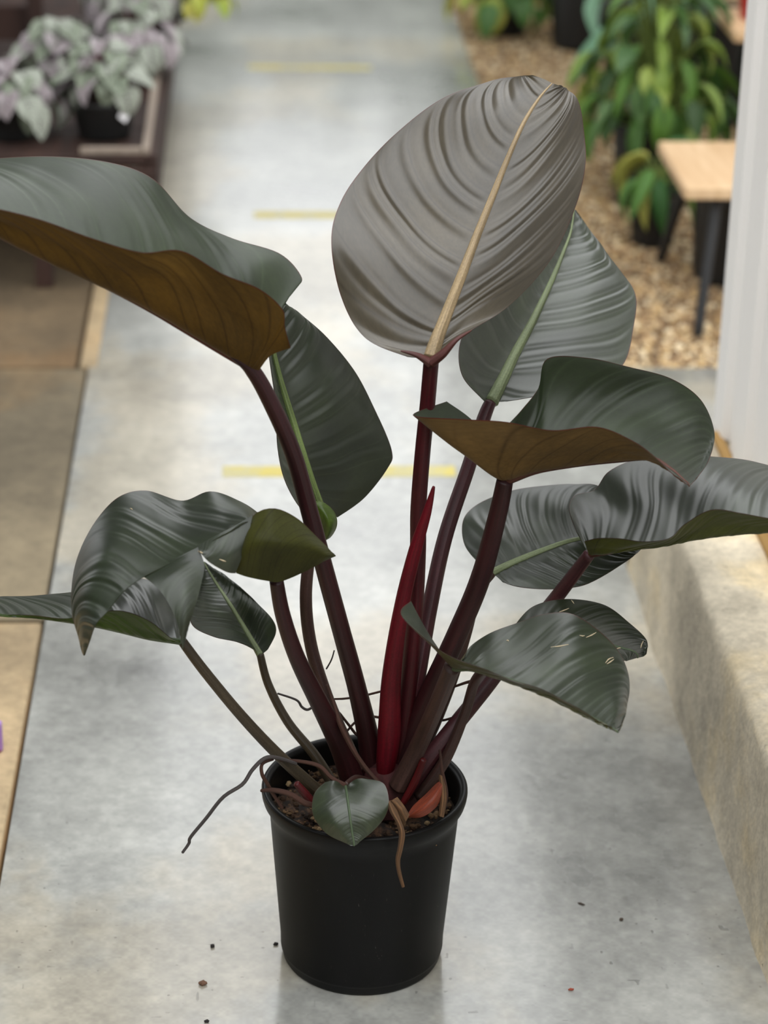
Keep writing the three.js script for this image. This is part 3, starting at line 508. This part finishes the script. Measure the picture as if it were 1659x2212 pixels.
// pale scars on the two lower right leaves and the torn edges of the left one
const scarMat = std({ color: '#b9a98c', roughness: .9 });
const onLeaf = (m, px, py) => { const r = new THREE.Raycaster(EYE, ray(px, py)).intersectObject(m, false)[0]; return r ? r.point.addScaledVector(ray(px, py), -.0003) : null; };
plant.updateMatrixWorld(true);
for (const [name, lines] of [['hanging leaf at lower right', [[[1190, 1398], [1208, 1396], [1228, 1392]], [[1266, 1377], [1278, 1372], [1288, 1366]], [[1308, 1432], [1315, 1424], [1325, 1420]], [[1326, 1424], [1318, 1430], [1311, 1434]], [[1252, 1372], [1258, 1374], [1263, 1373]], [[1094, 1384], [1097, 1383], [1099, 1385]]]], ['darker leaf with a torn', [[[1208, 1322], [1217, 1319], [1229, 1314]], [[1174, 1300], [1175, 1305], [1176, 1310]], [[1234, 1296], [1237, 1300], [1240, 1304]], [[1331, 1402], [1337, 1400], [1343, 1399]], [[1390, 1384], [1386, 1392], [1384, 1400]]]], ['torn drooping leaf', [[[428, 1190], [434, 1193], [438, 1195]], [[474, 1208], [482, 1211], [488, 1213]], [[281, 1098], [284, 1099], [286, 1101]], [[288, 1262], [268, 1279], [240, 1312]], [[322, 1257], [340, 1273], [352, 1287]]]], ['small heart', [[[722, 1811], [736, 1817], [750, 1824]], [[770, 1824], [786, 1812], [800, 1800]]]]]) {
  const m = plant.children.find(c => c.name === 'leaf' && c.userData.label?.startsWith(name)) ?? plant.children.find(c => c.userData.label?.includes(name));
  for (const l of lines) { const p = l.map(q => onLeaf(m, ...q)); if (p.every(Boolean)) part('scar', tube(p, [.0003, .0008, .0003], 8, 6), scarMat, m); }
}
// new leaf spike and sheaths
part('leaf_spike', tube([[831, 1672, .02], [835, 1640, .02], [841, 1577, .02], [846, 1458, .02], [868, 1309, .015], [897, 1189, .01], [922, 1108, .01], [937, 1051, .01]].map(q => P(...q)), [.0095, .0122, .0138, .0112, .0088, .0078, .0052, .0016], 60, 20), MR.crimson, plant, 'bright crimson rolled new leaf');
[[[866, 758, -.022], [900, 767, -.02], [930, 784, -.022]], [[930, 784, -.022], [957, 764, -.02], [986, 734, -.022], [1018, 714, -.03]]].forEach((p, i) => part('collar', tube(p.map(q => P(...q)), i ? [.0062, .0048, .0026, .0008] : [.0008, .003, .0058], 20, 10), stemMat('#5a2f2a'), plant, 'reddish collar where the tall leaf joins its stalk'));
part('crown', tube([[845, 1740, .01], [838, 1690, .01], [832, 1655, .01]].map(q => P(...q)), [.034, .032, .02], 20, 20, .06), stemMat('#421a19', { roughness: .8 }), plant, 'reddish brown base where the stalks meet');
[[[640, 1692, .075], [660, 1715, .075], [684, 1742, .075]], [[915, 1640, .05], [895, 1690, .05], [870, 1735, .05]]].forEach(p => part('stem_stub', tube(p.map(q => P(...q)), [.004, .0048, .004], 20, 10), stemMat('#560f12'), plant));
// aerial roots
const rootMat = stemMat('#4a3026', { roughness: .85, clearcoat: 0 }), greyRoot = stemMat('#4a4442', { roughness: .8, clearcoat: 0 });
[[[[640, 1650, .07], [600, 1637, .08], [572, 1638, .09], [545, 1663, .1], [524, 1694, .11], [482, 1722, .12], [445, 1768, .13], [412, 1808, .14], [408, 1822, .14], [394, 1842, .145]], [.0022, .0024, .0022, .002, .0016], greyRoot],
 [[[590, 1640, .08], [567, 1650, .09], [566, 1672, .095], [578, 1694, .09], [590, 1715, .085], [610, 1745, .08]], [.0016, .002, .0022, .0022, .002], rootMat],
 [[[564, 1708, .1], [590, 1707, .09], [625, 1715, .09], [660, 1735, .09], [690, 1742, .085]], [.0018, .003, .0034, .0036, .003], rootMat],
 [[[605, 1642, .06], [650, 1645, .07], [690, 1655, .075], [716, 1680, .08], [745, 1696, .08]], [.0018, .0022, .0026, .0026, .003], rootMat],
 [[[600, 1498, -.02], [640, 1512, -.02], [652, 1527, -.02], [664, 1533, -.02], [680, 1528, -.02], [700, 1545, -.01]], [.0012, .0015, .0017, .0016, .0012], greyRoot],
 [[[722, 1510, -.03], [745, 1509, -.03], [780, 1504, -.03], [825, 1493, -.02]], [.0012, .0014, .0014, .0014], rootMat],
 [[[733, 1540, -.02], [755, 1568, -.02], [772, 1588, -.02], [800, 1600, -.01]], [.0016, .0017, .0018, .0018], rootMat],
 [[[745, 1585, -.02], [770, 1558, -.03], [800, 1548, -.03], [830, 1552, -.02]], [.0014, .0016, .0016, .0016], rootMat],
 [[[955, 1492, -.02], [985, 1482, -.02], [1005, 1475, -.01], [1024, 1470, 0]], [.0012, .0015, .0018, .002], rootMat],
 [[[930, 1552, -.02], [944, 1549, -.02], [955, 1556, -.02], [976, 1551, -.01]], [.0014, .0015, .0015, .0014], rootMat],
 [[[930, 1568, -.02], [940, 1590, -.02], [952, 1610, -.02]], [.0013, .0013, .0013], rootMat],
 [[[706, 1480, .0], [722, 1525, .02], [735, 1565, .04], [760, 1615, .05], [790, 1660, .055], [822, 1695, .06]], [.0018, .0026, .003, .003, .003, .0026], rootMat],
 [[[722, 1405, -.03], [716, 1425, -.03], [705, 1445, -.03]], [.0008, .0009, .001], greyRoot],
 [[[950, 1620, .04], [955, 1665, .06], [962, 1715, .07], [955, 1760, .075]], [.0015, .002, .0035, .0025], rootMat],
 [[[1028, 1470, .02], [1016, 1480, .02], [1012, 1500, .015]], [.0022, .002, .001], rootMat]
].forEach(([p, r, m]) => part('aerial_root', tube(p.map(q => P(...q)), r, 40, 8), m, plant));
// withered sheaths
const dryTex = (() => { const w = 64, h = 256, a = fbm(w, h, 14, 4, 4, 61); return texOf(w, h, (i, j, k) => { const q = 0.55 + a[k] * 0.9; return [92 * q, 66 * q, 42 * q]; }); })();
const matDry = std({ map: dryTex, roughness: .9, side: THREE.DoubleSide });
const ribbon = (rows, mat, name, label) => part(name, blade(rows, { nu: 40, nv: 8, ripple: 0, thick: .0008 }), [mat, mat], plant, label);
ribbon([[[836, 1725, .1], [840, 1730, .108], [850, 1728, .1]], [[842, 1752, .12], [850, 1756, .13], [860, 1758, .122]], [[855, 1775, .135], [864, 1782, .142], [872, 1790, .136]], [[862, 1800, .138], [868, 1803, .146], [874, 1808, .14]], [[860, 1828, .138], [864, 1832, .145], [869, 1836, .14]], [[855, 1855, .137], [859, 1858, .143], [864, 1860, .139]], [[858, 1882, .137], [862, 1884, .142], [866, 1884, .138]], [[868, 1916, .136], [870, 1917, .138], [874, 1915, .137]]], matDry, 'withered_sheath', 'dry brown strip hanging over the rim');
ribbon([[[838, 1735, .1], [848, 1728, .11], [858, 1722, .1]], [[855, 1758, .11], [866, 1748, .122], [872, 1740, .11]], [[872, 1785, .11], [878, 1772, .12], [884, 1760, .11]]], matDry, 'withered_sheath', 'crumpled brown sheath on the soil');
ribbon([[[948, 1672, .06], [953, 1675, .066], [960, 1678, .06]], [[950, 1720, .08], [957, 1722, .086], [964, 1724, .08]], [[948, 1762, .09], [952, 1764, .094], [958, 1766, .09]]], matDry, 'withered_sheath', 'thin brown strip at the right of the soil');
ribbon([[[878, 1766, .09], [880, 1766, .092], [882, 1766, .09]], [[892, 1742, .085], [905, 1752, .1], [912, 1764, .095]], [[920, 1716, .08], [932, 1730, .098], [940, 1745, .09]], [[944, 1692, .07], [950, 1705, .085], [955, 1718, .08]], [[957, 1686, .065], [958, 1688, .066], [959, 1690, .066]]], phy({ color: '#9a3e1c', map: grainTex, roughness: .6, transmission: .25, thickness: 0 }), 'withered_sheath', 'curled orange sheath on the soil');

// ------------------------------------------------------------------ gravel bed
{
  const a = fbm(512, 512, 60, 60, 3, 301, .7), b = fbm(512, 512, 5, 5, 3, 302);
  const t = texOf(512, 512, (i, j, k) => { const q = 0.55 + a[k] * 0.8 - sm(.5, .8, b[k]) * .2; return [172 * q, 148 * q, 116 * q]; });
  struct('gravel_bed', metreUV(new THREE.BoxGeometry(3.2, .14, 8).translate(2.123, -.085, -6.03), .8), std({ map: t, bumpMap: t, bumpScale: .006, roughness: 1 }), 'tan gravel bed under the green plants', 'gravel');
  const n = 26000, g = new THREE.IcosahedronGeometry(.0062, 0), im = new THREE.InstancedMesh(g, std({ color: '#ffffff', roughness: .95 }), n), M = new THREE.Matrix4(), Q = new THREE.Quaternion(), E = new THREE.Euler();
  const tones = ['#c9ad84', '#b4946a', '#d8c29c', '#9c8160', '#8a7054', '#c4a676', '#6c563f', '#e0cfae'].map(c => new THREE.Color(c));
  for (let i = 0; i < n; i++) { const z = -2.035 - 3.9 * Math.pow(rnd(), 1.25), s = R(.5, 1.5); im.setMatrixAt(i, M.compose(V(R(.53, 1.55), -.012 + R(0, .01), z), Q.setFromEuler(E.set(R(0, 6), R(0, 6), 0)), V(s, s * R(.5, .9), s * R(.7, 1.3)))); im.setColorAt(i, tones[Math.floor(rnd() * 8)]); }
  im.name = 'gravel_pebbles'; im.castShadow = im.receiveShadow = true; scene.add(tag(im, 'loose tan and brown pebbles covering the planting bed', 'gravel', null, 'stuff'));
}
// ------------------------------------------------------------------ background plants
function unitLeaf(width, droop, fold, nu = 7, nv = 4, wave = 0) {   // one metre long and wide, along +z, upper side +y
  const pos = [], uv = [], idx = []; let y = 0, z = 0;
  for (let j = 0; j <= nu; j++) {
    const t = j / nu, w = width(t) * .5; if (j) { const a = droop * (t - .5 / nu); y -= Math.sin(a) / nu; z += Math.cos(a) / nu; }
    for (let i = 0; i <= nv; i++) { const v = i / nv * 2 - 1; pos.push(v * w, y + fold * Math.abs(v) * w + wave * Math.sin(t * 14 + v * 2) * Math.abs(v), z); uv.push((v + 1) / 2, t); }
  }
  for (let j = 0; j < nu; j++) for (let i = 0; i < nv; i++) { const a = j * (nv + 1) + i, b = a + 1, c = a + nv + 1, d = c + 1; idx.push(a, c, b, b, c, d); }
  const g = new THREE.BufferGeometry(); g.setAttribute('position', new THREE.Float32BufferAttribute(pos, 3)); g.setAttribute('uv', new THREE.Float32BufferAttribute(uv, 2)); g.setIndex(idx); g.computeVertexNormals(); return g;
}
const oval = t => Math.pow(Math.sin(Math.PI * Math.pow(t, .62)), .72), lance = t => Math.pow(Math.sin(Math.PI * Math.pow(t, .75)), .9), strap = t => Math.min(1, 5 * t + .2) * Math.min(1, 2.6 * (1 - t));
const ovals = [.5, 1, 1.5].map(d => unitLeaf(oval, d, .25)), lances = [.5, 1.1, 1.7].map(d => unitLeaf(lance, d, .3)), straps = [1.0, 1.6, 2.1].map(d => unitLeaf(strap, d, .3, 9, 4, .01));
const Y = V(0, 1, 0);
function sprout(plantObj, spec) {
  // leaves set round a crown: each a mesh on its own stalk
  const { n, y0, spread, geos, mats, len, wid, stalk, stemMat: sMat, pitch = [-.6, .7], rise = [.3, 1], skew = [0, 0] } = spec;
  for (let i = 0; i < n; i++) {
    const az = i * 2.39996 + R(-.4, .4), q = Math.sqrt((i + .6) / n), out = spread * q * R(.75, 1.1), h = mix(rise[1], rise[0], q) + R(-.06, .06) * rise[1];
    const b = V(Math.sin(az) * out + skew[0] * q, y0 + h, Math.cos(az) * out + skew[1] * q), root = V(Math.sin(az) * .015, y0, Math.cos(az) * .015);
    if (stalk) part('stem', tube([root, V(b.x * .35, y0 + (h) * .6, b.z * .35), b], [stalk, stalk * .8, stalk * .6], 6, 5), sMat, plantObj);
    const l = R(...len), w = R(...wid), m = part('leaf', geos[Math.floor(rnd() * geos.length)], mats[Math.floor(rnd() * mats.length)], plantObj);
    m.position.copy(b); m.rotation.order = 'YXZ'; m.rotation.set(-mix(pitch[1], pitch[0], q) + R(-.25, .25), az + R(-.5, .5), R(-.3, .3)); m.scale.set(w, l, l);
  }
}
const matBlack = phy({ color: '#141414', roughness: .5 }), matSoil = std({ color: '#33241a', roughness: 1 });
function blackPot(o, r, h, bowl = .72) {
  const L = (a, b) => new THREE.Vector2(a, b);
  part('pot', new THREE.LatheGeometry([L(0, 0), L(r * bowl, 0), L(r * bowl * 1.02, .006), L(r * .94, h * .86), L(r * .99, h * .88), L(r, h * .93), L(r, h), L(r * .95, h), L(r * .92, h * .8), L(0, h * .8)], 40), matBlack, o);
  part('soil', new THREE.CylinderGeometry(r * .925, r * .9, .02, 30).translate(0, h * .82, 0), matSoil, o);
}
// silver begonia leaf: pale blade with dark central rays
const silverTex = (tint, dark) => { const w = 128, h = 128, a = fbm(w, h, 14, 14, 3, 402); return texOf(w, h, (i, j, k) => { const v = Math.abs((i + .5) / w * 2 - 1), u = (j + .5) / h, x = (u - v * .35) * 7, f = Math.abs(x - Math.round(x)), l = Math.max(Math.exp(-v * v / .004), Math.exp(-f * f / .012) * (1 - v * .75)), q = Math.min(1, l * .75 + sm(.55, .8, a[k]) * .35); return [0, 1, 2].map(n => mix(tint[n], dark[n], q) * (.85 + a[k] * .3)); }); };
const silver = [silverTex([172, 178, 164], [44, 40, 38]), silverTex([172, 164, 166], [60, 34, 44]), silverTex([142, 152, 132], [36, 38, 30])].map(t => phy({ map: t, roughness: .6, side: THREE.DoubleSide }));
const redStem = std({ color: '#6e2a2c', roughness: .7 });
const onBench = (px, py) => { const p = G(px, py, .301); return [p.x, .301, p.z]; };
function silverPlant(px, py, label, n, spread, len, r = .07, h = .085, tag2, pitch = [-1.0, .25], rise = [.02, .12]) {
  const o = thing('silver_begonia', label, 'potted plant', onBench(px, py), 'silver-leaved plants on the low bench');
  blackPot(o, r, h);
  sprout(o, { n, y0: h * .8, spread, geos: ovals, mats: silver, len, wid: [len[0] * .8, len[1] * .88], stalk: .0025, stemMat: redStem, pitch, rise });
  if (tag2) { const t = part('plant_tag', new RoundedBoxGeometry(.022, .026, .0015, 1, .0005), std({ color: '#efecee', roughness: .6 }), o, 'small white tag on the pot rim'); t.position.set(r * .62, h * .72, r * .78); t.rotation.set(-.3, .6, -.6); }
  return o;
}
silverPlant(28, 296, 'silver-leaved begonia at the front left corner of the low bench, leaves spilling over', 46, .1, [.06, .085], .06, .08);
silverPlant(226, 292, 'silver-leaved begonia in the black bowl with a white tag', 40, .075, [.055, .075], .076, .085, true, [-.55, .5], [.05, .15]);
silverPlant(290, 165, 'silver-leaved begonia behind the tagged bowl, at the bench edge', 56, .11, [.065, .085], .06, .08);
silverPlant(130, 190, 'silver-leaved begonia beside the brown post on the bench', 40, .09, [.06, .08], .055, .075);
silverPlant(285, 62, 'farthest silver-leaved begonia on the bench, at the top edge', 50, .12, [.065, .085], .06, .08);
{
  const o = thing('lime_plant', 'lime and yellow leaved plant hanging over the aisle behind the begonias', 'potted plant', onBench(382, 40)); blackPot(o, .045, .08);
  const m = ['#b6bd4a', '#c9c45a', '#9fb24a'].map(c => phy({ color: c, roughness: .6, side: THREE.DoubleSide, transmission: .2, thickness: 0 }));
  sprout(o, { n: 34, y0: .07, spread: .1, geos: ovals, mats: m, len: [.05, .07], wid: [.035, .05], stalk: .002, stemMat: m[2], pitch: [-.9, .3], rise: [-.02, .08], skew: [.06, 0] });
}
// low wooden bench
const woodTex = (s, c0, c1) => { const w = 128, h = 512, a = fbm(w, h, 30, 3, 4, s), b = fbm(w, h, 4, 2, 3, s + 5); return texOf(w, h, (i, j, k) => { const q = a[k] * .7 + b[k] * .5 - .1; return [0, 1, 2].map(n => mix(c0[n], c1[n], q)); }); };
const brownWood = std({ map: woodTex(501, [32, 18, 13], [70, 44, 33]), roughness: .75 }), greyWood = std({ map: woodTex(511, [120, 106, 94], [170, 156, 142]), roughness: .8 }), pineWood = std({ map: woodTex(521, [188, 150, 108], [232, 202, 164]), roughness: .6 });
{
  const o = thing('wooden_bench', 'low dark brown wooden bench carrying the silver-leaved plants', 'bench', [0, 0, 0]);
  const x0 = -1.5, x1 = -.335, z0 = -4.9, z1 = -2.49;
  for (let k = 0; k < 10; k++) { const z = z1 - .24 * k; part('board', metreUV(boxAt(x0, x1 - .02, .278, .3, z - .232, z, .003), 2, k * .3, k * .17), brownWood, o); }
  part('side_board', metreUV(boxAt(x1 - .018, x1 + .004, .19, .305, z0, z1, .003), 2), brownWood, o);
  part('front_board', metreUV(boxAt(x0, x1, .19, .277, z1 + .001, z1 + .02, .003), 2), brownWood, o);
  part('edge_batten', metreUV(boxAt(x1 - .03, x1 - .012, .301, .318, z0, z1 - .01, .003), 2), greyWood, o, 'pale batten along the bench edge');
  part('edge_batten', metreUV(boxAt(x1 - .16, x1 - .031, .301, .316, z1 - .03, z1 - .012, .003), 2), greyWood, o, 'pale batten along the bench edge');
  for (const [x, z] of [[-.60, z1 - .02], [-1.35, z1 - .02], [x1 - .06, z1 - .5], [x1 - .06, -4.7], [-1.35, -4.7]]) part('leg', metreUV(boxAt(x, x + .038, 0.002, .277, z - .04, z, .003), 2), brownWood, o);
}
{
  const p = G(80, 118, .302), o = thing('slatted_rack', 'dark brown slatted wooden rack standing on the bench at top left', 'rack', [p.x, .301, p.z]);
  part('post', metreUV(boxAt(-.018, .018, 0, .7, -.018, .018, .002), 2), brownWood, o);
  part('post', metreUV(boxAt(-.5, -.465, 0, .7, -.018, .018, .002), 2), brownWood, o);
  for (let k = 0; k < 5; k++) part('slat', metreUV(boxAt(-.5, .018, .03 + k * .12, .115 + k * .12, -.035, -.019, .002), 2, k * .3), brownWood, o);
}
// wooden stools on the gravel
const blackMetal = std({ color: '#1a1a1b', roughness: .55 });
function stool(label, c, w, d, h, splay) {
  const o = thing('wooden_stool', label, 'stool', [c[0], 0, c[1]], 'stools with pale wooden tops on the gravel');
  part('seat', metreUV(boxAt(-w / 2, w / 2, h - .028, h, -d / 2, d / 2, .006), 2.5), pineWood, o, 'pale pine top');
  for (const [sx, sz] of [[-1, 1], [-1, -1], [1, 1], [1, -1]]) part('leg', tube([V(sx * (w / 2 - .08), h - .03, sz * (d / 2 - .05)), V(sx * (w / 2 - .058), h * .5, sz * (d / 2 - .05 + splay * .5)), V(sx * (w / 2 - .036), 0.004, sz * (d / 2 - .05 + splay))], [.012, .0115, .011], 8, 10), blackMetal, o, 'black metal leg');
  return o;
}
stool('low stool with pale wooden top and black legs beside the white wall panel', [.935, -2.465], .35, .36, .30, .12);
stool('taller stool with pale wooden top at the top right, a red pot on it', [1.165, -3.19], .34, .26, .45, .03);
{
  const o = thing('red_pot', 'red plastic pot on the taller stool at the top right', 'pot', [1.085, .451, -3.2]);
  part('body', new THREE.LatheGeometry([[0, 0], [.05, 0], [.068, .1], [.073, .102], [.073, .115], [.068, .115], [.06, .09], [0, .09]].map(p => new THREE.Vector2(...p)), 32), phy({ color: '#c4141c', roughness: .4 }), o);
  part('soil', new THREE.CylinderGeometry(.062, .06, .01, 24).translate(0, .097, 0), matSoil, o);
}
// green plants in black pots on the gravel
const greens = (list, o = {}) => list.map(c => phy({ color: c, roughness: .55, side: THREE.DoubleSide, transmission: .25, thickness: 0, ...o }));
const greenStem = std({ color: '#6f7f3c', roughness: .7 });
function gardenPlant(name, label, pos, r, h, spec) { const o = thing(name, label, 'potted plant', pos, 'green plants in black pots on the gravel'); blackPot(o, r, h, .8); sprout(o, { y0: h * .8, stalk: .005, stemMat: greenStem, ...spec }); return o; }
gardenPlant('leafy_shrub', 'dense green shrub with long leaves behind the low stool', [.84, 0, -3.2], .1, .2, { n: 120, spread: .19, geos: lances, mats: greens(['#5c8430', '#466a28', '#86a040', '#32501e', '#9aac4c', '#4f7240']), len: [.08, .15], wid: [.028, .05], pitch: [-1.1, .5], rise: [.06, .5] });
gardenPlant('leafy_shrub', 'darker green shrub standing behind the dense shrub near the wall panel', [1.55, 0, -3.5], .13, .24, { n: 90, spread: .22, geos: lances, mats: greens(['#46682a', '#304c20', '#648438', '#4c6e30']), len: [.1, .17], wid: [.035, .06], pitch: [-1, .5], rise: [.08, .6] });
const arch = gardenPlant('arching_plant', 'plant with long blue-green arching leaves at the top right', [1.16, 0, -4.15], .13, .26, { n: 9, spread: .08, geos: straps, mats: greens(['#6f9a78', '#5a8a66', '#7fa886']), len: [.35, .5], wid: [.05, .07], pitch: [.6, 1.2], rise: [.3, .5] });
const archMat = greens(['#6f9a78'])[0];
for (const rows of [[[[1462, -30, -3.9], [1480, -10, -3.88], [1500, 8, -3.9]], [[1380, 2, -3.8], [1392, 28, -3.77], [1405, 50, -3.8]], [[1300, 58, -3.65], [1316, 82, -3.62], [1330, 104, -3.65]], [[1248, 118, -3.5], [1258, 134, -3.48], [1270, 146, -3.5]], [[1222, 178, -3.38], [1223, 179, -3.38], [1224, 180, -3.38]]], [[[1290, -40, -4.1], [1300, -30, -4.08], [1312, -25, -4.1]], [[1262, 20, -4.0], [1278, 30, -3.98], [1292, 38, -4.0]], [[1286, 90, -3.9], [1292, 92, -3.9], [1298, 94, -3.9]]]]) { const m = part('leaf', blade(rows, { nu: 40, nv: 12, ripple: .002 }), [archMat, archMat], arch); m.position.set(-1.16, 0, 4.15); }
gardenPlant('variegated_plant', 'yellow and green variegated plant at the far edge of the aisle', [.66, 0, -5.0], .08, .13, { n: 44, spread: .15, geos: ovals, mats: greens(['#a9b84c', '#6f9440', '#c2c25a', '#4d7636']), len: [.08, .12], wid: [.05, .07], pitch: [-1, .5], rise: [.0, .2] });
gardenPlant('leafy_shrub', 'leafy shrub in the dark pot at the top edge, left of the arching plant', [.90, 0, -4.85], .13, .27, { n: 46, spread: .2, geos: ovals, mats: greens(['#40682f', '#7f9a3e', '#57803a', '#a3ad4a']), len: [.1, .15], wid: [.06, .085], pitch: [-.7, .6], rise: [.2, .5] });
gardenPlant('leafy_shrub', 'low clump of strappy green leaves beside the low stool', [.80, 0, -2.86], .06, .11, { n: 14, spread: .05, geos: lances, mats: greens(['#5d8a3c', '#84a04c', '#a8a850', '#3c6a30']), len: [.1, .16], wid: [.03, .045], pitch: [-.9, .6], rise: [.06, .16] });
{ const o = thing('nursery_pot', 'large empty-looking black pot under the low stool', 'pot', [.95, 0, -2.62]); blackPot(o, .11, .2, .85); }
{ const o = thing('nursery_pot', 'black pot beside the shrub at the top right, partly hidden by leaves', 'pot', [1.0, 0, -4.42]); blackPot(o, .12, .24, .85); }
// small bits on the floor
const bit = (px, py, s, c, label, cat, name, turn) => { const g = new THREE.IcosahedronGeometry(1, 1), p = g.attributes.position; for (let i = 0; i < p.count; i++) { const f = 1 + .25 * Math.sin(p.getX(i) * 5 + py) * Math.cos(p.getZ(i) * 4 + px); p.setXYZ(i, p.getX(i) * s[0] * f, p.getY(i) * s[1] * f, p.getZ(i) * s[2] * f); } g.computeVertexNormals(); const m = new THREE.Mesh(g, std({ color: c, roughness: .95 })); m.name = numbered(name); const q = G(px, py); m.position.set(q.x, s[1] * .8, q.z); m.rotation.y = turn; m.castShadow = m.receiveShadow = true; scene.add(tag(m, label, cat, 'specks of debris on the floor')); };
bit(438, 2127, [.005, .003, .004], '#6b4f3e', 'largest brown crumb on the floor left of the pot', 'debris', 'bark_crumb', .3);
bit(459, 2046, [.003, .0022, .0028], '#2c2624', 'dark round crumb on the floor left of the pot', 'debris', 'soil_crumb', 1);
bit(596, 2041, [.0034, .002, .0024], '#2a2523', 'dark crumb close beside the left of the pot base', 'debris', 'soil_crumb', .2);
bit(446, 2208, [.003, .0018, .0024], '#241f1e', 'dark crumb at the bottom edge of the picture', 'debris', 'soil_crumb', .2);
bit(1234, 2139, [.0036, .0016, .0016], '#a5503c', 'small reddish chip on the floor right of the pot', 'debris', 'wood_chip', 0);
bit(1256, 1954, [.005, .0014, .0014], '#4a4038', 'small dark twig on the floor right of the pot', 'debris', 'twig', -.6);
bit(1342, 1988, [.0028, .0018, .0024], '#54493f', 'brown speck right of the small twig', 'debris', 'soil_crumb', .6);
bit(1648, 2080, [.004, .002, .003], '#d8d4c8', 'white flake at the foot of the kerb', 'debris', 'paint_flake', .4);
{
  const q = G(-12, 1618, .004), o = thing('purple_marker', 'purple plastic marker on the paving at the left edge', 'marker', [q.x, .0025, q.z]);
  part('body', new RoundedBoxGeometry(.024, .045, .012, 3, .003).translate(0, .0225, 0), phy({ color: '#b48ad8', roughness: .4 }), o);
  part('base', new THREE.CylinderGeometry(.009, .011, .006, 20).translate(0, .003, 0), phy({ color: '#8a2a5a', roughness: .4 }), o);
}
renderer.render(scene, camera);
